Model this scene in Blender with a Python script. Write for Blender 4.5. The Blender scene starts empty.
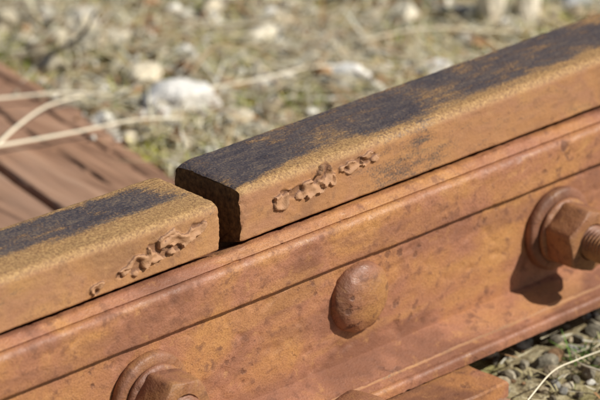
import bpy, math, random
import numpy as np
from mathutils import Vector, Matrix, noise
random.seed(7); rng=np.random.default_rng(11)
MM=0.001
H0=200.0   # rail top height above ground, mm
scene=bpy.context.scene
col=scene.collection
def W(p): return (p[0]*MM,p[1]*MM,(p[2]+H0)*MM)
def n3(x,y,z,s=1.0): return noise.noise(Vector((x*s,y*s,z*s)))
def sst(a,b,x):
    t=max(0.0,min(1.0,(x-a)/(b-a))); return t*t*(3-2*t)

# ------------------------------------------------------------ node helpers
class NT:
    def __init__(s,name):
        s.m=bpy.data.materials.new(name); s.m.use_nodes=True
        s.t=s.m.node_tree; s.n=s.t.nodes; s.n.clear()
        s.out=s.n.new('ShaderNodeOutputMaterial'); s.b=s.n.new('ShaderNodeBsdfPrincipled')
        s.t.links.new(s.b.outputs[0],s.out.inputs[0])
        s.tc=s.n.new('ShaderNodeTexCoord').outputs['Object']
    def L(s,a,b):
        if isinstance(a,(int,float)): b.default_value=a
        elif isinstance(a,tuple): b.default_value=(a+(1,)) if len(a)==3 else a
        else: s.t.links.new(a,b)
    def map(s,sc,loc=(0,0,0),rot=(0,0,0)):
        m=s.n.new('ShaderNodeMapping'); m.inputs['Scale'].default_value=sc; m.inputs['Location'].default_value=loc
        m.inputs['Rotation'].default_value=rot
        s.L(s.tc,m.inputs[0]); return m.outputs[0]
    def noise(s,scale,detail=3,rough=.6,vec=None,dist=0):
        m=s.n.new('ShaderNodeTexNoise'); m.inputs['Scale'].default_value=scale; m.inputs['Detail'].default_value=detail
        m.inputs['Roughness'].default_value=rough; m.inputs['Distortion'].default_value=dist
        s.L(vec or s.tc,m.inputs['Vector']); return m.outputs['Fac']
    def vor(s,scale,vec=None,feat='F1'):
        m=s.n.new('ShaderNodeTexVoronoi'); m.feature=feat; m.inputs['Scale'].default_value=scale
        s.L(vec or s.tc,m.inputs['Vector']); return m.outputs['Distance']
    def math(s,op,a,b=0.0,c=0.0,clamp=False):
        m=s.n.new('ShaderNodeMath'); m.operation=op; m.use_clamp=clamp
        s.L(a,m.inputs[0]); s.L(b,m.inputs[1]); s.L(c,m.inputs[2]); return m.outputs[0]
    def rng(s,v,a,b,c=0.0,d=1.0):
        m=s.n.new('ShaderNodeMapRange'); m.interpolation_type='SMOOTHSTEP'
        s.L(v,m.inputs[0]); m.inputs[1].default_value=a; m.inputs[2].default_value=b
        m.inputs[3].default_value=c; m.inputs[4].default_value=d; return m.outputs[0]
    def mix(s,f,a,b,mode='MIX'):
        m=s.n.new('ShaderNodeMix'); m.data_type='RGBA'; m.blend_type=mode; m.clamp_factor=True
        s.L(f,m.inputs[0]); s.L(a,m.inputs[6]); s.L(b,m.inputs[7]); return m.outputs[2]
    def ramp(s,v,pts):
        m=s.n.new('ShaderNodeValToRGB'); e=m.color_ramp.elements
        while len(e)<len(pts): e.new(.5)
        for i,(p,c) in enumerate(pts): e[i].position=p; e[i].color=c+(1,)
        s.L(v,m.inputs[0]); return m.outputs[0]
    def attr(s,name):
        m=s.n.new('ShaderNodeAttribute'); m.attribute_name=name; return m
    def bump(s,h,dist,strength=1.0,prev=None):
        m=s.n.new('ShaderNodeBump'); m.inputs['Strength'].default_value=strength; m.inputs['Distance'].default_value=dist
        s.L(h,m.inputs['Height'])
        if prev: s.L(prev,m.inputs['Normal'])
        return m.outputs[0]
    def fin(s,c,r,nrm=None,spec=.4):
        s.L(c,s.b.inputs['Base Color']); s.L(r,s.b.inputs['Roughness'])
        s.b.inputs['Specular IOR Level'].default_value=spec
        if nrm: s.L(nrm,s.b.inputs['Normal'])
        return s.m

# broad weathering (nA patches, nS streaks, nG pit clusters) is stored per vertex by mkobj()
def rust_base(t,hue=0.0,dk=1.0,pits=0.5):
    A=t.attr('nA').outputs['Fac']; S=t.attr('nS').outputs['Fac']; G=t.attr('nG').outputs['Fac']
    B=t.noise(95,4,.68)
    F=t.noise(720,1,.7)
    k=lambda *c: tuple(x*dk for x in c)
    o=k(.445,.195,.066); br=k(.225,.092,.043); pk=k(.385,.165,.090); ye=k(.51,.25,.085); dkb=k(.135,.055,.030)
    if hue<.5: c=t.ramp(A,[(.30,br),(.44,o),(.56,pk),(.70,ye)])
    else:      c=t.ramp(A,[(.28,k(.23,.094,.050)),(.43,pk),(.57,k(.415,.182,.078)),(.74,k(.49,.23,.080))])
    c=t.mix(t.rng(S,.50,.70,0,.65),c,o if hue<.5 else k(.265,.112,.062))
    c=t.mix(t.rng(S,.45,.30,0,.45),c,ye)
    c=t.mix(t.rng(B,.53,.68,0,.7),c,k(.19,.076,.040))
    c=t.mix(t.rng(B,.45,.28,0,.5),c,k(.54,.28,.11))
    c=t.mix(t.rng(F,.42,.68,.0,.36),c,k(.19,.078,.036))
    vd=t.math('ADD',t.vor(125),t.math('MULTIPLY',t.math('SUBTRACT',B,.5),-2.2))
    gate=t.rng(G,.53,.70)
    pit=t.math('MULTIPLY',t.rng(vd,.38,.08),gate)
    c=t.mix(t.math('MULTIPLY',pit,pits),c,dkb)
    h=t.math('ADD',B,t.math('MULTIPLY',F,.26))
    h=t.math('SUBTRACT',h,t.math('MULTIPLY',pit,.40))
    return c,h,A,B,F,S

def mat_rust(name,hue=0.0,dk=1.0,pits=.5,rough=.72):
    t=NT(name); c,h,A,B,F,S=rust_base(t,hue,dk,pits)
    return t.fin(c,t.rng(B,.3,.7,rough-.14,rough+.12),t.bump(h,.0014,.85),.5)

def mat_rail():
    t=NT('rusty_rail_steel'); c,h,A,B,F,S=rust_base(t,0.1,.98,.2)
    c=t.mix(.45,c,(0.385,0.205,0.095))
    a=t.attr('top').outputs['Fac']; e=t.attr('gold').outputs['Fac']; l=t.attr('lump').outputs['Fac']
    st=t.noise(150,4,.72,t.map((.30,1,1)))
    G2=t.noise(520,2,.75)
    gold=t.ramp(G2,[(.32,(0.16,0.083,0.034)),(.48,(0.33,0.185,0.066)),(.68,(0.54,0.335,0.13))])
    c=t.mix(t.math('MULTIPLY',e,.8),c,gold)
    x=t.math('ADD',a,t.math('MULTIPLY',t.math('SUBTRACT',st,.5),1.7))
    x=t.math('ADD',x,t.math('MULTIPLY',t.math('SUBTRACT',A,.5),1.2))
    x=t.math('ADD',x,t.math('MULTIPLY',t.math('SUBTRACT',S,.5),.8))
    x=t.math('ADD',x,t.math('MULTIPLY',t.math('SUBTRACT',F,.5),.9))
    dm=t.rng(x,.24,.90)
    dark=t.ramp(t.math('ADD',t.math('MULTIPLY',G2,.5),t.math('MULTIPLY',st,.5)),[(.36,(0.034,0.026,0.030)),(.5,(0.080,0.060,0.058)),(.66,(0.21,0.145,0.09))])
    c=t.mix(dm,c,dark)
    lb=t.ramp(t.math('ADD',l,t.math('MULTIPLY',t.math('SUBTRACT',G2,.5),.5)),[(.0,(.38,.19,.08)),(.35,(0.11,0.046,0.028)),(.72,(0.44,0.24,0.125))])  # dark red-brown shade painted into flap edges and dents, flap faces pale tan
    c=t.mix(t.rng(l,.02,.2,0,.8),c,lb)
    hh=t.math('ADD',h,t.math('MULTIPLY',G2,t.math('MULTIPLY',e,.5)))
    ro=t.math('SUBTRACT',.74,t.math('MULTIPLY',dm,.32))
    return t.fin(c,ro,t.bump(hh,.0010,.8),.5)

def mat_cutface():
    t=NT('cut_rail_end'); 
    n=t.noise(240,3,.6); s=t.noise(300,2,.6,t.map((1,1,.12)))
    c=t.ramp(n,[(.3,(0.06,0.026,0.011)),(.5,(0.15,0.072,0.027)),(.7,(0.25,0.13,0.046))])
    return t.fin(c,.85,t.bump(t.math('ADD',n,s),.0006,.7),.25)

def mat_wood():
    t=NT('weathered_sleeper_wood')
    g=t.noise(60,4,.65,t.map((1,.05,1)),.4); b=t.noise(9,2,.6)
    c=t.ramp(g,[(.28,(0.10,0.050,0.032)),(.42,(0.28,0.150,0.088)),(.58,(0.40,0.225,0.135)),(.78,(0.52,0.35,0.24))])
    c=t.mix(t.rng(b,.42,.7,0,.6),c,(0.35,0.215,0.145))
    c=t.mix(t.attr('crack').outputs['Fac'],c,(0.03,0.015,0.01))
    return t.fin(c,.8,t.bump(g,.002,.8),.3)

def mat_col(name,rough=.85,var=.5,scale=180,bd=.002,flat=False):
    t=NT(name); a=t.attr('Col').outputs['Color']
    if flat: return t.fin(a,rough,None,.25)
    n=t.noise(scale,3,.7); m=t.rng(n,.3,.7,1-var,1.15)
    cc=t.n.new('ShaderNodeCombineColor'); 
    for i in range(3): t.L(m,cc.inputs[i])
    c=t.mix(1.0,a,cc.outputs[0],'MULTIPLY')
    return t.fin(c,rough,t.bump(n,bd,.7),.25)

def mat_soil():
    t=NT('soil_and_fine_grit')
    a=t.noise(7,2,.6); b=t.noise(90,4,.7)
    c=t.ramp(b,[(.3,(0.10,0.070,0.038)),(.5,(0.29,0.23,0.125)),(.7,(0.52,0.45,0.29))])
    c=t.mix(t.rng(a,.45,.62,0,.6),c,(0.30,0.29,0.09))
    return t.fin(c,.95,t.bump(b,.006,1.0),.2)

M_rail=mat_rail(); M_cut=mat_cutface()
M_bar=mat_rust('rusty_joint_bar',.6,1.0,.6,.60)
M_bolt=mat_rust('rusty_bolt',.6,.74,.4,.58)
M_button=mat_rust('rusty_button_head',.6,.80,.8,.56)
M_plate=mat_rust('rusty_tie_plate',.1,.92,.4,.75)
M_wood=mat_wood(); M_soil=mat_soil()
M_gravel=mat_col('pale_gravel',rough=.9,var=.4,scale=160)
M_grass=mat_col('grass_blades',rough=.7,flat=True)
M_straw=mat_col('dry_straw',rough=.7,flat=True)
M_rock=mat_col('limestone',rough=.9,var=.35,scale=110,bd=.004)
RUST={m.name for m in (M_rail,M_bar,M_bolt,M_button,M_plate)}

def mkobj(name,verts,faces,mats,smooth=None,parent=None,attrs=None,face_mat=None,cols=None,seed=0):
    me=bpy.data.meshes.new(name)
    me.from_pydata(verts,[],faces); me.update()
    ml=mats if isinstance(mats,list) else [mats]
    for m in ml: me.materials.append(m)
    attrs=dict(attrs or {})
    if ml[0].name in RUST:
        fr=noise.fractal; a=[];s=[];g=[]
        for v in verts:
            x,y,z=v[0]+seed*.37,v[1]+seed*.11,v[2]
            wq=.012*noise.noise(Vector((x*22,y*22,z*22)))
            a.append(.5+.36*fr(Vector((x*15+wq*30,y*15,z*15+wq*20)),.8,2.0,4))
            s.append(.5+.36*fr(Vector((x*5.5,y*34+5,z*34)),.7,2.0,4))
            g.append(.5+.36*fr(Vector((x*32+9,y*32,z*32)),1.0,2.0,2))
        attrs.update(nA=a,nS=s,nG=g)
    if face_mat is not None: me.polygons.foreach_set('material_index',face_mat)
    if smooth is not None:
        me.polygons.foreach_set('use_smooth',[True]*len(me.polygons))
        if smooth<179: me.set_sharp_from_angle(angle=math.radians(smooth))
    for k,v in attrs.items():
        at=me.attributes.new(k,'FLOAT','POINT'); at.data.foreach_set('value',v)
    if cols is not None:
        at=me.attributes.new('Col','FLOAT_COLOR','POINT'); at.data.foreach_set('color',np.asarray(cols,dtype=np.float32).ravel())
    o=bpy.data.objects.new(name,me); col.objects.link(o)
    if parent: o.parent=parent
    return o

# ------------------------------------------------------------ extrusions along the rail
def resample(pts,steps):
    out=[]
    n=len(pts)
    for i in range(n):
        a=pts[i]; b=pts[(i+1)%n]; d=math.hypot(b[0]-a[0],b[1]-a[1])
        st=steps(a,b); k=max(1,int(round(d/st)))
        for j in range(k): out.append((a[0]+(b[0]-a[0])*j/k,a[1]+(b[1]-a[1])*j/k))
    return out
def arc(cx,cz,r,a0,a1,n):
    return [(cx+r*math.cos(math.radians(a0+(a1-a0)*i/n)),cz+r*math.sin(math.radians(a0+(a1-a0)*i/n))) for i in range(n+1)]
def xsteps(x0,x1,fine=1.0,lo=-160,hi=150,mid=3,mlo=-330,mhi=460):
    xs=[x0]; 
    while xs[-1]<x1-1e-6:
        x=xs[-1]
        st=fine if lo<=x<hi else (mid if mlo<=x<mhi else 40)
        nx=x+st
        for b in (lo,hi,mlo,mhi):
            if x<b-1e-6<nx: nx=b
        xs.append(min(nx,x1))
    return xs
def extrude(name,prof,xs,disp,mats,smooth=38,seed=0):
    n=len(prof); verts=[]
    nr=[]
    for i in range(n):
        a=prof[i-1]; b=prof[(i+1)%n]; dx=b[0]-a[0]; dz=b[1]-a[1]; l=math.hypot(dx,dz) or 1
        nr.append((dz/l,-dx/l))
    area=sum(prof[i][0]*prof[(i+1)%n][1]-prof[(i+1)%n][0]*prof[i][1] for i in range(n))
    if area<0: nr=[(-a,-b) for a,b in nr]
    at=[] 
    for x in xs:
        for (y,z),(ny,nz) in zip(prof,nr):
            p,av=disp(x,y,z,ny,nz); verts.append(W(p)); at.append(av)
    faces=[]; fm=[]
    for i in range(len(xs)-1):
        for j in range(n):
            k=(j+1)%n
            f=(i*n+j,i*n+k,(i+1)*n+k,(i+1)*n+j)
            faces.append(f if area<0 else f[::-1]); fm.append(0)
    c0=tuple(range(n)); c1=tuple(range((len(xs)-1)*n,len(xs)*n))
    faces.append(c0[::-1] if area>0 else c0); fm.append(1 if len(mats)>1 else 0)
    faces.append(c1 if area>0 else c1[::-1]); fm.append(1 if len(mats)>1 else 0)
    attrs={k:[a[i] for a in at] for i,k in enumerate(('top','gold','lump'))}
    return mkobj(name,verts,faces,mats,smooth=smooth,attrs=attrs,face_mat=fm,seed=seed)

half=[(0,0),(-20,-0.15)]+arc(-28,-7,6.7,90,180,9)+[(-34.9,-38)]+arc(-32.8,-38,2,180,240,3)+[(-9,-49),(-8,-56),(-8,-140),(-14,-152),(-30,-158),(-66,-167),(-68,-169),(-68,-180)]
prof=half+[(-y,z) for y,z in reversed(half)][:-1]
rail_prof=resample(prof,lambda a,b: (0.9 if (a[0]<-30 and b[0]<-30) else 1.8) if min(a[1],b[1])>-42 and (a[0]<30) else 7)

# burr / metal-flow flaps on the side of the head : (x,z,rx,rz,height)
lumpsR=[(37,-20,9,8,2.3),(51,-17,9,5,1.9),(66,-18,12,6,2.7),(77,-12,8,8.5,3.2),(86,-17,7,5,2.0),(105,-13,11,4.6,1.8),(120,-12,11,4,1.7)]
lumpsL=[(-58,-18,14,7.5,2.8),(-76,-21,14,7.5,2.7),(-68,-13,10,5,2.0),(-95,-25,12,7,2.3),(-108,-29,8,5,1.7),(-132,-33,7,5.5,2.0),(-43,-15,9,6,1.9)]
def rail_disp(right):
    lumps=lumpsR if right else lumpsL
    xe=0.0 if right else -20.0
    def f(x,y,z,ny,nz):
        d=0.30*n3(x,y,z,.045)+0.22*n3(x,y*1.5,z*1.5,.16)
        if abs(x)<330: d+=0.10*n3(x,y,z,.5)
        lump=0; lm=0
        if z>-40 and y<-24 and abs(x)<160:
            wx=x+7*n3(x,z,3,.09)+1.5*n3(x,z,9,.32); wz=z+5.0*n3(x,z,17,.11)+1.0*n3(x,z,29,.35)
            for (cx,cz,rx,rz,h) in lumps:
                q=math.hypot((wx-cx)/rx,(wz-cz)/rz)
                m=sst(1.05,.84,q)
                if m>0:
                    rim=sst(.2,.75,q)
                    hh=h*(.30+.75*rim+.45*n3(x,z,cx,.13))
                    dent=sst(.14,.30,n3(x,z,cx+5,.12)+.06)
                    hh=hh*(1-dent)-1.2*dent
                    if abs(m*hh)>abs(lump): lump=m*hh; lm=m*(1-.75*dent)*(.75+.25*rim) if m>.5 else m*.6
            d+=lump
        xx=x
        ed=abs(x-xe)
        if ed<14:
            k=1-ed/14
            xx+=(k**6)*(1.6*n3(y,z,7 if right else 21,.12)+.6*n3(y,z,3,.5))
            if z>-12: d-=1.7*k**5
            else: d-=.7*k**8
        yy=y+ny*d; zz=z+nz*d
        if not right and z>-41:
            dip=3.8*sst(-260,-20,x)
            w=sst(-41,-8,z); zz-=dip*w
        if right and z>-12 and ed<30:
            zz-=1.8*sst(14,0,ed)*sst(14,34,y)
        top=0; gold=0
        if nz>.25 and z>-9:
            if right:
                t=sst(-34,-10-18*sst(70,0,x),y)*(1-sst(28,34,y)); t=.04+t*.92
                t*=1-.18*sst(120,420,x)
            else:
                t=sst(-16,0,y)*(1-sst(22,33,y))*(.20+.80*sst(-20,-50,x)); t=.02+t*.96
            top=t
        if z>-10: gold=sst(-.05,.75,nz)
        if not right and z>-41: gold=max(gold,.30*sst(-30,-6,z))
        return (xx,yy,zz),(top,gold,lm)
    return f
rail_r=extrude('rail',rail_prof,xsteps(0,6000),rail_disp(True),[M_rail,M_cut],smooth=50,seed=2)
rail_l=extrude('rail',rail_prof,xsteps(-5000,-20),rail_disp(False),[M_rail,M_cut],smooth=50,seed=5)

# ------------------------------------------------------------ joint bars
bar=[(-13,-52),(-31,-43.2),(-37,-42.6),(-44,-46.4)]+arc(-44.3,-52.5,5.0,70,180,6)+[(-49.4,-75.5)]+arc(-47.4,-77.0,2,180,260,4)+[(-44.8,-79.5),(-43.4,-81),(-43.2,-153)]+[(-43.2,-162),(-44.2,-164.0),(-47,-164.6),(-60,-168.0),(-74,-171.6)]+arc(-75.5,-174.2,3,75,180,4)+[(-78.5,-179.2),(-69.2,-179.4),(-67,-166.3),(-13,-150)]
barp=resample(bar,lambda a,b:1.8 if max(a[0],b[0])<-30 else 8)
def bar_disp(sgn):
    def f(x,y,z,ny,nz):
        d=.4*n3(x,y,z,.02)+.34*n3(x,y,z,.09)+.10*n3(x,y,z,.4)
        if z<-80 and z>-158 and y<-40:
            p=n3(x,z,5,.11); d-=.9*sst(.33,.55,p)
        p=n3(x*.6,z,55,.2); d-=.6*sst(.42,.65,p)
        if z>-60: d-=.7*sst(.3,.5,n3(x,y,z,.13))
        return (x,sgn*(y+ny*d),z+nz*d),(0,0,0)
    return f
front_bar=extrude('joint_bar',barp,xsteps(-420,430,2.0,-330,430,2,-330,430),bar_disp(1),[M_bar],seed=9)
barq=resample(bar,lambda a,b:5)
back_bar=extrude('joint_bar',barq,xsteps(-420,430,8,-420,430,8,-420,430),bar_disp(-1),[M_bar],seed=4)
back_bar.data.flip_normals()

# ------------------------------------------------------------ lathes / bolts
def lathe(name,rings,seg,mat,smooth=35,parent=None,rf=None,closed=True,dn=0.0,seed=0):
    verts=[];faces=[]
    for i,(r,z) in enumerate(rings):
        for k in range(seg):
            a=2*math.pi*k/seg
            rr,zz=(rf(a,i) if rf else (r,z))
            x=rr*math.cos(a); y=rr*math.sin(a)
            if dn: 
                q=dn*(n3(x+seed,y,zz,.13)+.6*n3(x+seed,y,zz,.4))
                x+=q*math.cos(a); y+=q*math.sin(a); zz+=q*.8
            verts.append((x*MM,y*MM,zz*MM))
    n=len(rings)
    for i in range(n-1):
        for k in range(seg):
            m=(k+1)%seg
            faces.append((i*seg+k,i*seg+m,(i+1)*seg+m,(i+1)*seg+k))
    if closed:
        faces.append(tuple(range(seg))[::-1]); faces.append(tuple(range((n-1)*seg,n*seg)))
    return mkobj(name,verts,faces,mat,smooth=smooth,parent=parent,seed=seed)
def place(o,x,y,z,back=False,spin=0):
    R=Matrix.Rotation(math.radians(-90 if back else 90),4,'X')
    o.matrix_world=Matrix.Translation(W((x,y,z)))@R@Matrix.Rotation(spin,4,'Z')
def hexnut(name,AF,Ht,hole,parent,seed):
    rh=lambda a:(AF/2)/math.cos(((a+math.pi/6)%(math.pi/3))-math.pi/6)
    def rf(a,i):
        r=rh(a); r=r-0.5*sst(AF/2*1.10,AF/2*1.155,r)*1.2
        c=(r-AF/2)*.62
        return [(r-.4,0),(r,c*.5+.5),(r,Ht*.3),(r,Ht*.6),(r,Ht-c-.8),(r-.5,Ht-c-.2),(AF/2*.97,Ht),(hole+1.5,Ht-.1),(hole,Ht-2),(hole,Ht-8)][i]
    return lathe(name,[(0,0)]*10,72,M_bolt,40,parent,rf,True,.45,seed)
def stud(name,r,z0,z1,parent):
    pitch=3.2; z=z0; zs=[]
    while z<z1: zs.append(z); z+=.4
    def rf(a,i):
        if i>=len(zs): return ((r-1.8)*(1 if i==len(zs) else .02), z1+.3)
        ph=(zs[i]/pitch+a/(2*math.pi))%1.0
        return (r-1.6+1.6*2*min(ph,1-ph)-(.8 if zs[i]>z1-1.2 else 0),zs[i])
    return lathe(name,[(0,0)]*(len(zs)+2),40,M_bolt,60,parent,rf,True,.12,5)
def washer(name,R,r,t,parent,seed,z0=0):
    rings=[(R-1.2,z0),(R,z0+1.2),(R+.2,z0+t*.5),(R-.3,z0+t-1.6),(R-2.0,z0+t),((R+r)/2,z0+t+.2),(r,z0+t-.2),(r,z0+1)]
    return lathe(name,rings,72,M_bolt,50,parent,None,True,.55,seed)
def nut_bolt(x,z,spin,back=False,seed=0,length=48):
    e=bpy.data.objects.new('track_bolt',None); col.objects.link(e); e.empty_display_size=.02
    washer('washer',32.5,15,8,e,seed); 
    washer('spring_washer',25.5,14,5.5,e,seed+3,8.1)
    nn=hexnut('hex_nut',45,26,12.6,e,seed+9); nn.location=(0,0,13.7*MM)
    stud('threaded_shank',13.2,20,length,e)
    place(e,x,(43.0 if back else -43.0),z,back,spin); return e
def button(x,z,back=False,seed=0):
    e=bpy.data.objects.new('button_head_bolt',None); col.objects.link(e); e.empty_display_size=.02
    rings=[(26.2,-1),(26.8,.6),(26.6,2.0)]
    for i in range(1,15):
        a=math.radians(90*i/15); rings.append((26.5*math.cos(a)**.9,2.0+11.5*math.sin(a)))
    rings.append((.3,13.6))
    lathe('domed_head',rings,80,M_button,60,e,None,True,.7,seed)
    lathe('shank',[(12,-60),(12,-10),(12,-.5)],24,M_bolt,40,e)
    place(e,x,(43.0 if back else -43.0),z,back,0); return e
zb=-113
nut_bolt(309,zb-6,math.radians(8),False,1,62)
button(104,zb+2,False,40)
nut_bolt(-95,zb-8,math.radians(20),False,77,44)
button(-294,zb-5,False,90)
for x in (309,-93): button(x,zb,True,int(x))
for x in (102,-294): nut_bolt(x,zb,.3,True,int(x),46)

# ------------------------------------------------------------ tie plate + spikes
def plate(name,x0,x1,y0,y1,z0,z1):
    nx=60; ny=60
    pr=[(y0,z0)]+[(y0,z1-1.5),(y0+1.5,z1)]+[(y0+(y1-y0)*i/ny,z1) for i in range(1,ny)]+[(y1-1.5,z1),(y1,z1-1.5),(y1,z0)]
    def d(x,y,z,ny_,nz_):
        e=0
        if min(x-x0,x1-x)<.5: e=1.2
        k=.9*n3(x,y,z,.03)+.6*n3(x,y,z,.12)
        return (x+2.2*n3(y,z,x0,.05),y+2.0*n3(x,z,y0,.04),z+(k-e if z>z0+1 else 0)),(0,0,0)
    xs=[x0,x0+1.2]+[x0+(x1-x0)*i/nx for i in range(1,nx)]+[x1-1.2,x1]
    return extrude(name,pr,xs,d,[M_plate],smooth=40)
plate('tie_plate',-30,186,-116,116,-193,-181.5)
def spike(x,y,z,rot):
    vs=[];fs=[]
    lv=[(7,-14),(7.5,-2),(16,0),(18,2),(18,9),(15.5,12.5),(9,14.5),(1,15)]
    n=32
    for r,zz in lv:
        for k in range(n):
            a=2*math.pi*k/n
            q=(abs(math.cos(a))**5+abs(math.sin(a))**5)**-.2
            X=r*q*math.cos(a); Y=r*q*math.sin(a)
            dd=.5*n3(X+x,Y,zz,.15)
            vs.append(((X+dd)*MM,(Y+dd)*MM,zz*MM))
    for i in range(len(lv)-1):
        for k in range(n):
            m=(k+1)%n; fs.append((i*n+k,i*n+m,(i+1)*n+m,(i+1)*n+k))
    fs.append(tuple(range((len(lv)-1)*n,len(lv)*n)))
    o=mkobj('rail_spike',vs,fs,M_bolt,smooth=42)
    o.matrix_world=Matrix.Translation(W((x,y,z)))@Matrix.Rotation(rot,4,'Z'); return o
spike(52,-98,-170,.25)
spike(150,98,-177,.1); spike(10,98,-177,.0)

# ------------------------------------------------------------ sleepers
def sleeper(cx,ang,w=250,crack=None,fine=True):
    du=2.5 if fine else 12; dw=10 if fine else 40
    us=np.arange(0,w+.1,du); ws=np.arange(-480,2150,dw)
    ca,sa=math.cos(ang),math.sin(ang)
    vs=[];ck=[]
    def P(u,w_,z):
        X=cx-u*ca+w_*sa; Y=u*sa+w_*ca
        return W((X,Y,z))
    nu=len(us)
    for w_ in ws:
        for u in us:
            z=-193.5+1.6*n3(u*.6,w_*.05,cx,.12)+1.1*n3(u,w_*.04,cx+9,.5)+2*n3(u,w_,cx,.012)
            ed=min(u,w-u); z-=9*sst(14,0,ed)*(1+.9*n3(u,w_,3,.03))
            c=0
            for cu,cw,cd in (crack or []):
                q=abs(u-cu-6*n3(w_,1,cu,.01)-2*n3(w_,5,cu,.05))
                m=sst(cw,cw*.4,q); z-=cd*m; c=max(c,m)
            uu=u+ (5*n3(w_,u,1,.02)+2*n3(w_,u,1,.09))*sst(20,0,u)
            vs.append(P(uu,w_,z)); ck.append(c)
    fs=[]; nw=len(ws)
    for i in range(nw-1):
        for j in range(nu-1):
            a=i*nu+j; fs.append((a,a+nu,a+nu+1,a+1))
    border=[j for j in range(nu)]+[i*nu+nu-1 for i in range(1,nw)]+[(nw-1)*nu+j for j in range(nu-2,-1,-1)]+[i*nu for i in range(nw-2,0,-1)]
    b0=len(vs)
    for b in border:
        v=vs[b]; vs.append((v[0],v[1],(H0-330)*MM)); ck.append(0)
    nb=len(border)
    for k in range(nb):
        m=(k+1)%nb; fs.append((border[k],border[m],b0+m,b0+k))
    return mkobj('wooden_sleeper',vs,fs,M_wood,smooth=50,attrs={'crack':ck})
ANG=math.atan(.196)
sleeper(214,ANG,252,[(122,4.0,14),(64,1.4,4),(28,1.3,4)])
for cx in (-480,-1180,1150,1850): sleeper(cx,random.uniform(-.03,.03),240,[(110,5,8)],False)
def on_sleeper(x,y,m=0):
    u=(214+y*.196-x)*.98
    if -m<u<252+m and -480<y*1.02<2150: return True
    for cx in (-480,-1180,1150,1850):
        if cx-240-m<x<cx+m and -480<y<2150: return True
    return False

# ------------------------------------------------------------ ground sheet
def gz(x,y):
    r=math.hypot(x-300,y-200)
    f=1/(1+(r/3000)**2)
    return -206+(8*n3(x,y,0,.006)+4*n3(x,y,4,.02)+2.0*n3(x,y,8,.07))*f
ax=[-200000,-60000,-20000,-8000,-4000,-2500]+list(np.arange(-1800,-300,40))+list(np.arange(-300,1100,10))+list(np.arange(1100,3000,40))+[4000,8000,20000,60000,200000]
ay=[-200000,-60000,-20000,-8000,-4000,-2000]+list(np.arange(-1200,-250,40))+list(np.arange(-250,1000,10))+list(np.arange(1000,3200,40))+[4500,8000,20000,60000,200000]
gv=[W((x,y,gz(x,y))) for y in ay for x in ax]
nx=len(ax); gf=[(j*nx+i,j*nx+i+1,(j+1)*nx+i+1,(j+1)*nx+i) for j in range(len(ay)-1) for i in range(nx-1)]
mkobj('ground',gv,gf,M_soil,smooth=180)

# ------------------------------------------------------------ stones
import bmesh
def stone_base(sub,seed,cuts=9):
    r=random.Random(seed); b=bmesh.new(); bmesh.ops.create_icosphere(b,subdivisions=sub,radius=1)
    V=np.array([v.co[:] for v in b.verts]); F=[tuple(v.index for v in f.verts) for f in b.faces]; b.free()
    for _ in range(cuts):
        n=np.array([r.gauss(0,1) for _ in range(3)]); n/=np.linalg.norm(n); h=r.uniform(.55,.85)
        d=V@n; m=d>h; V[m]-=np.outer(d[m]-h,n)
    for i in range(len(V)):
        q=noise.noise(Vector(V[i]*2.2)+Vector((seed,0,0)))*.10+noise.noise(Vector(V[i]*6)+Vector((seed,3,0)))*.04
        V[i]*=1+q
    V*=np.array([1,r.uniform(.65,.95),r.uniform(.5,.75)])
    return V,np.array(F)
small=[stone_base(2,i,8) for i in range(14)]
big=[stone_base(3,100+i,10) for i in range(8)]
def rotm(rx,ry,rz):
    return np.array((Matrix.Rotation(rz,3,'Z')@Matrix.Rotation(ry,3,'Y')@Matrix.Rotation(rx,3,'X')))
def stone_col(r):
    k=r.random()
    if k<.45: b=np.array([.66,.57,.41])*r.uniform(.6,1.15)
    elif k<.66: b=np.array([.46,.37,.24])*r.uniform(.5,1.1)
    elif k<.90: b=np.array([.84,.79,.68])*r.uniform(.9,1.08)
    else: b=np.array([.42,.24,.12])*r.uniform(.6,1.2)
    return b
def scatter(name,items,mat,smooth=None):
    VV=[];FF=[];CC=[];o=0
    for V,F,c in items:
        VV.append(V);FF.append(F+o);CC.append(np.tile(np.append(c,1),(len(V),1))); o+=len(V)
    V=np.concatenate(VV);F=np.concatenate(FF);C=np.concatenate(CC)
    return mkobj(name,(V+np.array([0,0,H0]))*MM,F.tolist(),mat,smooth=smooth,cols=C)
R=random.Random(5); items=[]
def add_stone(x,y,s,base=None,sink=.25,c=None):
    V,F=base or R.choice(big if s>16 else small)
    M=rotm(R.uniform(-.4,.4),R.uniform(-.4,.4),R.uniform(0,6.28))
    P=(V*s)@M.T; P=P+np.array([x,y,gz(x,y)+s*(.55-sink)])
    items.append((P,F,c if c is not None else stone_col(R)))
cnt=0
while cnt<1250:
    x=R.uniform(150,1050); y=R.uniform(260,950)
    if on_sleeper(x,y,-4 if R.random()<.12 else 3): continue
    s=R.choice([R.uniform(2.5,6),R.uniform(3,8),R.uniform(4,10),R.uniform(7,17)]); 
    add_stone(x,y,s); cnt+=1
cnt=0
while cnt<2300:
    x=R.uniform(200,900); y=R.uniform(-420,-10)
    if on_sleeper(x,y,2) or x<240 and y>-62: continue
    add_stone(x,y,R.choice([R.uniform(1.5,4),R.uniform(2,6),R.uniform(4,10)]),c=stone_col(R)*R.choice([.3,.45,.8])); cnt+=1
cnt=0
while cnt<2600:
    x=R.uniform(-1600,2600); y=R.uniform(-1000,2300)
    if (150<x<1050 and 260<y<950) or abs(y)<90 or on_sleeper(x,y,3): continue
    add_stone(x,y,R.uniform(7,26)); cnt+=1
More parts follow.
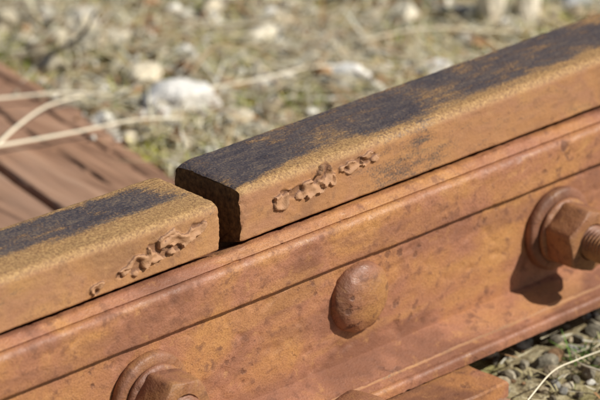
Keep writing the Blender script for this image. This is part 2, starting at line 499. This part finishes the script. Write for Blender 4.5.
for _ in range(26):
    w_=R.uniform(150,900); u=R.uniform(0,60)
    x=214+w_*.196-u; y=w_
    V,F=R.choice(small); s=R.uniform(2,5)
    items.append(((V*s)@rotm(R.random(),R.random(),R.random()*6).T+np.array([x,y,-192+s*.4]),F,stone_col(R)))
scatter('gravel',items,M_gravel)

def rock(x,y,sx,sy,sz,seed,c,rz=0):
    V,F=stone_base(4,seed,12); V=V/np.abs(V).max(0)*np.array([sx,sy,sz])
    V=V@rotm(0,0,rz).T
    z=gz(x,y)+sz*.6
    C=np.tile(np.append(np.array(c),1),(len(V),1))
    o=mkobj('rock',V*MM,F.tolist(),M_rock,smooth=32,cols=C); o.location=W((x,y,z)); return o
rock(395,478,37,26,17,1,(.92,.87,.78),-.55)
rock(410,550,20,16,14,2,(.74,.64,.46),.3)
rock(540,424,27,18,12,3,(.92,.88,.80),-.8)
rock(500,462,15,11,8,33,(.84,.77,.64),-.3)
rock(612,388,20,12,10,4,(.90,.86,.78),-.6)
rock(742,440,15,15,38,5,(.90,.80,.62),.1)
rock(766,414,17,15,40,6,(.92,.82,.64),.5)
rock(835,420,26,20,14,7,(.50,.50,.50),.2)
rock(452,640,20,14,10,8,(.70,.61,.45),.2)
rock(470,700,26,16,11,9,(.78,.70,.56),.9)
rock(560,560,22,15,9,10,(.76,.68,.52),.2)
rock(690,500,18,13,10,11,(.76,.68,.52),.7)

# ------------------------------------------------------------ blades
def blades(name,specs,mat):
    VV=[];FF=[];CC=[];o=0
    for (x,y,z,L,wd,hd,lean,curl,c) in specs:
        ch,sh=math.cos(hd),math.sin(hd)
        px,py,pz=x,y,z; a=lean; pts=[(px,py,pz)]
        for k in range(4):
            q=math.sin(a)*L/4; px+=ch*q; py+=sh*q; pz+=math.cos(a)*L/4; a+=curl/4; pts.append((px,py,pz))
        for k in range(4):
            w=wd*(1-.18*k)/2; q=pts[k]; VV.append((q[0]+sh*w,q[1]-ch*w,q[2])); VV.append((q[0]-sh*w,q[1]+ch*w,q[2]))
        VV.append(pts[-1])
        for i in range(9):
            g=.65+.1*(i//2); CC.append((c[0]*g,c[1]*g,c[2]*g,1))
        for k in range(3): FF.append((o+2*k,o+2*k+1,o+2*k+3,o+2*k+2))
        FF.append((o+6,o+7,o+8)); o+=9
    V=(np.array(VV)+np.array([0,0,H0]))*MM
    return mkobj(name,V.tolist(),FF,mat,smooth=180,cols=np.array(CC))
specs=[]
def tuft(x,y,n,spread,Lm,pal=None):
    base=R.choice(pal or [(.56,.54,.10),(.68,.64,.15),(.80,.72,.27),(.34,.41,.07),(.90,.79,.40)])
    for _ in range(n):
        xx=x+R.gauss(0,spread); yy=y+R.gauss(0,spread)
        if on_sleeper(xx,yy,-1) or abs(yy)<60: continue
        c=np.array(base)*R.uniform(.7,1.12)
        specs.append((xx,yy,gz(xx,yy)-1,R.uniform(.4,1.2)*Lm,R.uniform(.9,2.4),R.uniform(0,6.28),R.uniform(.3,1.4),R.uniform(.2,1.2),c))
cnt=0
while cnt<1250:
    x=R.uniform(150,1050); y=R.uniform(260,950)
    if n3(x,y,40,.009)+.5*n3(x,y,41,.025)<0.0 and R.random()<.90: continue
    tuft(x,y,R.randint(18,38),R.uniform(6,15),R.uniform(8,22)); cnt+=1
for _ in range(70): tuft(R.uniform(230,700),R.uniform(-320,-75),R.randint(6,22),R.uniform(4,12),R.uniform(10,22),[(.14,.20,.04),(.22,.25,.06),(.5,.42,.22)])
tuft(292,-92,26,7,30,[(.15,.25,.045)]); tuft(318,-104,18,6,24,[(.18,.27,.055)])
for _ in range(400):
    x=R.uniform(-1600,2600); y=R.uniform(-1000,2300)
    if 150<x<1050 and 260<y<950: continue
    tuft(x,y,14,22,36)
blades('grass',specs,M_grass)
specs=[]
def straw(x,y,L):
    c=np.array(R.choice([(.90,.80,.54),(.84,.70,.40),(.94,.88,.70),(.55,.31,.14),(.72,.64,.45)]))*R.uniform(.8,1.04)
    specs.append((x,y,gz(x,y)+R.uniform(2,15),L,R.uniform(1.0,3.2),R.uniform(0,6.28),R.uniform(1.35,1.75),R.uniform(-.5,.5),c))
cnt=0
while cnt<8500:
    x=R.uniform(150,1050); y=R.uniform(260,950)
    if on_sleeper(x,y,0): continue
    if n3(x,y,77,.012)<-.12 and R.random()<.7: continue
    straw(x,y,R.choice([R.uniform(10,30),R.uniform(10,30),R.uniform(20,80)])); cnt+=1
for _ in range(700): 
    x=R.uniform(235,800);y=R.uniform(-380,-55); straw(x,y,R.uniform(6,32))
for _ in range(2000): 
    x=R.uniform(-1600,2600); y=R.uniform(-1000,2300)
    if on_sleeper(x,y,0) or abs(y)<90: continue
    straw(x,y,R.uniform(30,120))
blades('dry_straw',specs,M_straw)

# ------------------------------------------------------------ long dry stems
def stem(pts,r,c=(.90,.80,.60)):
    vs=[];fs=[];n=8
    P=[Vector(p) for p in pts]; Q=[]
    P=[P[0]*2-P[1]]+P+[P[-1]*2-P[-2]]
    for i in range(1,len(P)-2):
        for k in range(10):
            t=k/10; Q.append(.5*((2*P[i])+(P[i+1]-P[i-1])*t+(2*P[i-1]-5*P[i]+4*P[i+1]-P[i+2])*t*t+(3*P[i]-P[i-1]-3*P[i+1]+P[i+2])*t**3))
    Q.append(P[-2])
    for i,q in enumerate(Q):
        d=(Q[min(i+1,len(Q)-1)]-Q[max(i-1,0)]).normalized(); s=d.cross(Vector((0,0,1))).normalized(); u=s.cross(d)
        rr=r*(1-.45*i/len(Q))*(1+.12*n3(i,0,r,.7))
        for k in range(n):
            a=2*math.pi*k/n; vs.append(W(q+s*rr*math.cos(a)+u*rr*math.sin(a)))
    for i in range(len(Q)-1):
        for k in range(n):
            m=(k+1)%n; fs.append((i*n+k,i*n+m,(i+1)*n+m,(i+1)*n+k))
    return mkobj('dry_stem',vs,fs,M_straw,smooth=180,cols=np.tile(np.array(c+(1,)),(len(vs),1)))
stem([(120,520,-186),(199,488,-185),(262,466,-184),(312,449,-182),(352,432,-186)],1.8)
stem([(200,610,-186),(265,571,-185),(310,540,-183),(345,515,-187)],1.7)
stem([(205,500,-189),(240,515,-186),(280,526,-183),(322,530,-186)],1.5)
stem([(262,-200,-200),(268,-150,-194),(262,-118,-192),(275,-100,-196)],.9,(.62,.56,.42))
stem([(170,-150,-178),(215,-132,-177),(250,-124,-182),(290,-118,-188),(330,-108,-196)],.7,(.75,.66,.48))
stem([(420,480,-192),(470,455,-188),(520,440,-186),(575,400,-192)],1.4)
stem([(500,600,-190),(540,560,-184),(600,540,-188)],1.3,(.6,.5,.33))
stem([(372,640,-195),(380,600,-165),(384,585,-140)],2.4,(.22,.20,.18))
stem([(600,470,-192),(650,440,-184),(700,400,-188),(740,360,-192)],1.6,(.8,.7,.5))
stem([(440,520,-194),(480,530,-182),(530,500,-188)],1.4,(.45,.33,.2))

# ------------------------------------------------------------ light
Ls=Vector((.42,-.68,.70)).normalized()
sd=bpy.data.lights.new('sun','SUN'); sd.energy=5.0; sd.angle=math.radians(.53); sd.color=(1,.97,.91)
so=bpy.data.objects.new('sun',sd); col.objects.link(so); so.rotation_euler=Ls.to_track_quat('Z','Y').to_euler(); so.location=(1,-2,3)
w=bpy.data.worlds.new('World'); scene.world=w; w.use_nodes=True; nt=w.node_tree
sk=nt.nodes.new('ShaderNodeTexSky'); sk.sky_type='NISHITA'; sk.sun_disc=False
sk.sun_elevation=math.asin(Ls.z); sk.sun_rotation=math.atan2(Ls.x,Ls.y)
nt.links.new(sk.outputs[0],nt.nodes['Background'].inputs[0]); nt.nodes['Background'].inputs[1].default_value=.06
scene.view_settings.view_transform='Standard'; scene.view_settings.look='None'; scene.view_settings.exposure=0

# ------------------------------------------------------------ camera
th=math.radians(43.0); el=math.radians(23.7); D=2400.0; spx=1.46
Rv=Vector((math.cos(th),-math.sin(th),0)); F=Vector((math.sin(th)*math.cos(el),math.cos(th)*math.cos(el),-math.sin(el)))
U=Vector((math.sin(th)*math.sin(el),math.cos(th)*math.sin(el),math.cos(el)))
T=Vector((0,-35,0))+Rv*40.5-U*7
C=T-F*D
cd=bpy.data.cameras.new('camera'); co=bpy.data.objects.new('camera',cd); col.objects.link(co)
Mx=Matrix((Rv,U,-F)).transposed().to_4x4(); Mx.translation=Vector(W(C)); co.matrix_world=Mx
cd.sensor_width=36; cd.lens=36*D*spx/600; cd.clip_start=.05; cd.clip_end=1000
cd.dof.use_dof=True; cd.dof.focus_distance=(D+20)*MM; cd.dof.aperture_fstop=8.0
scene.camera=co
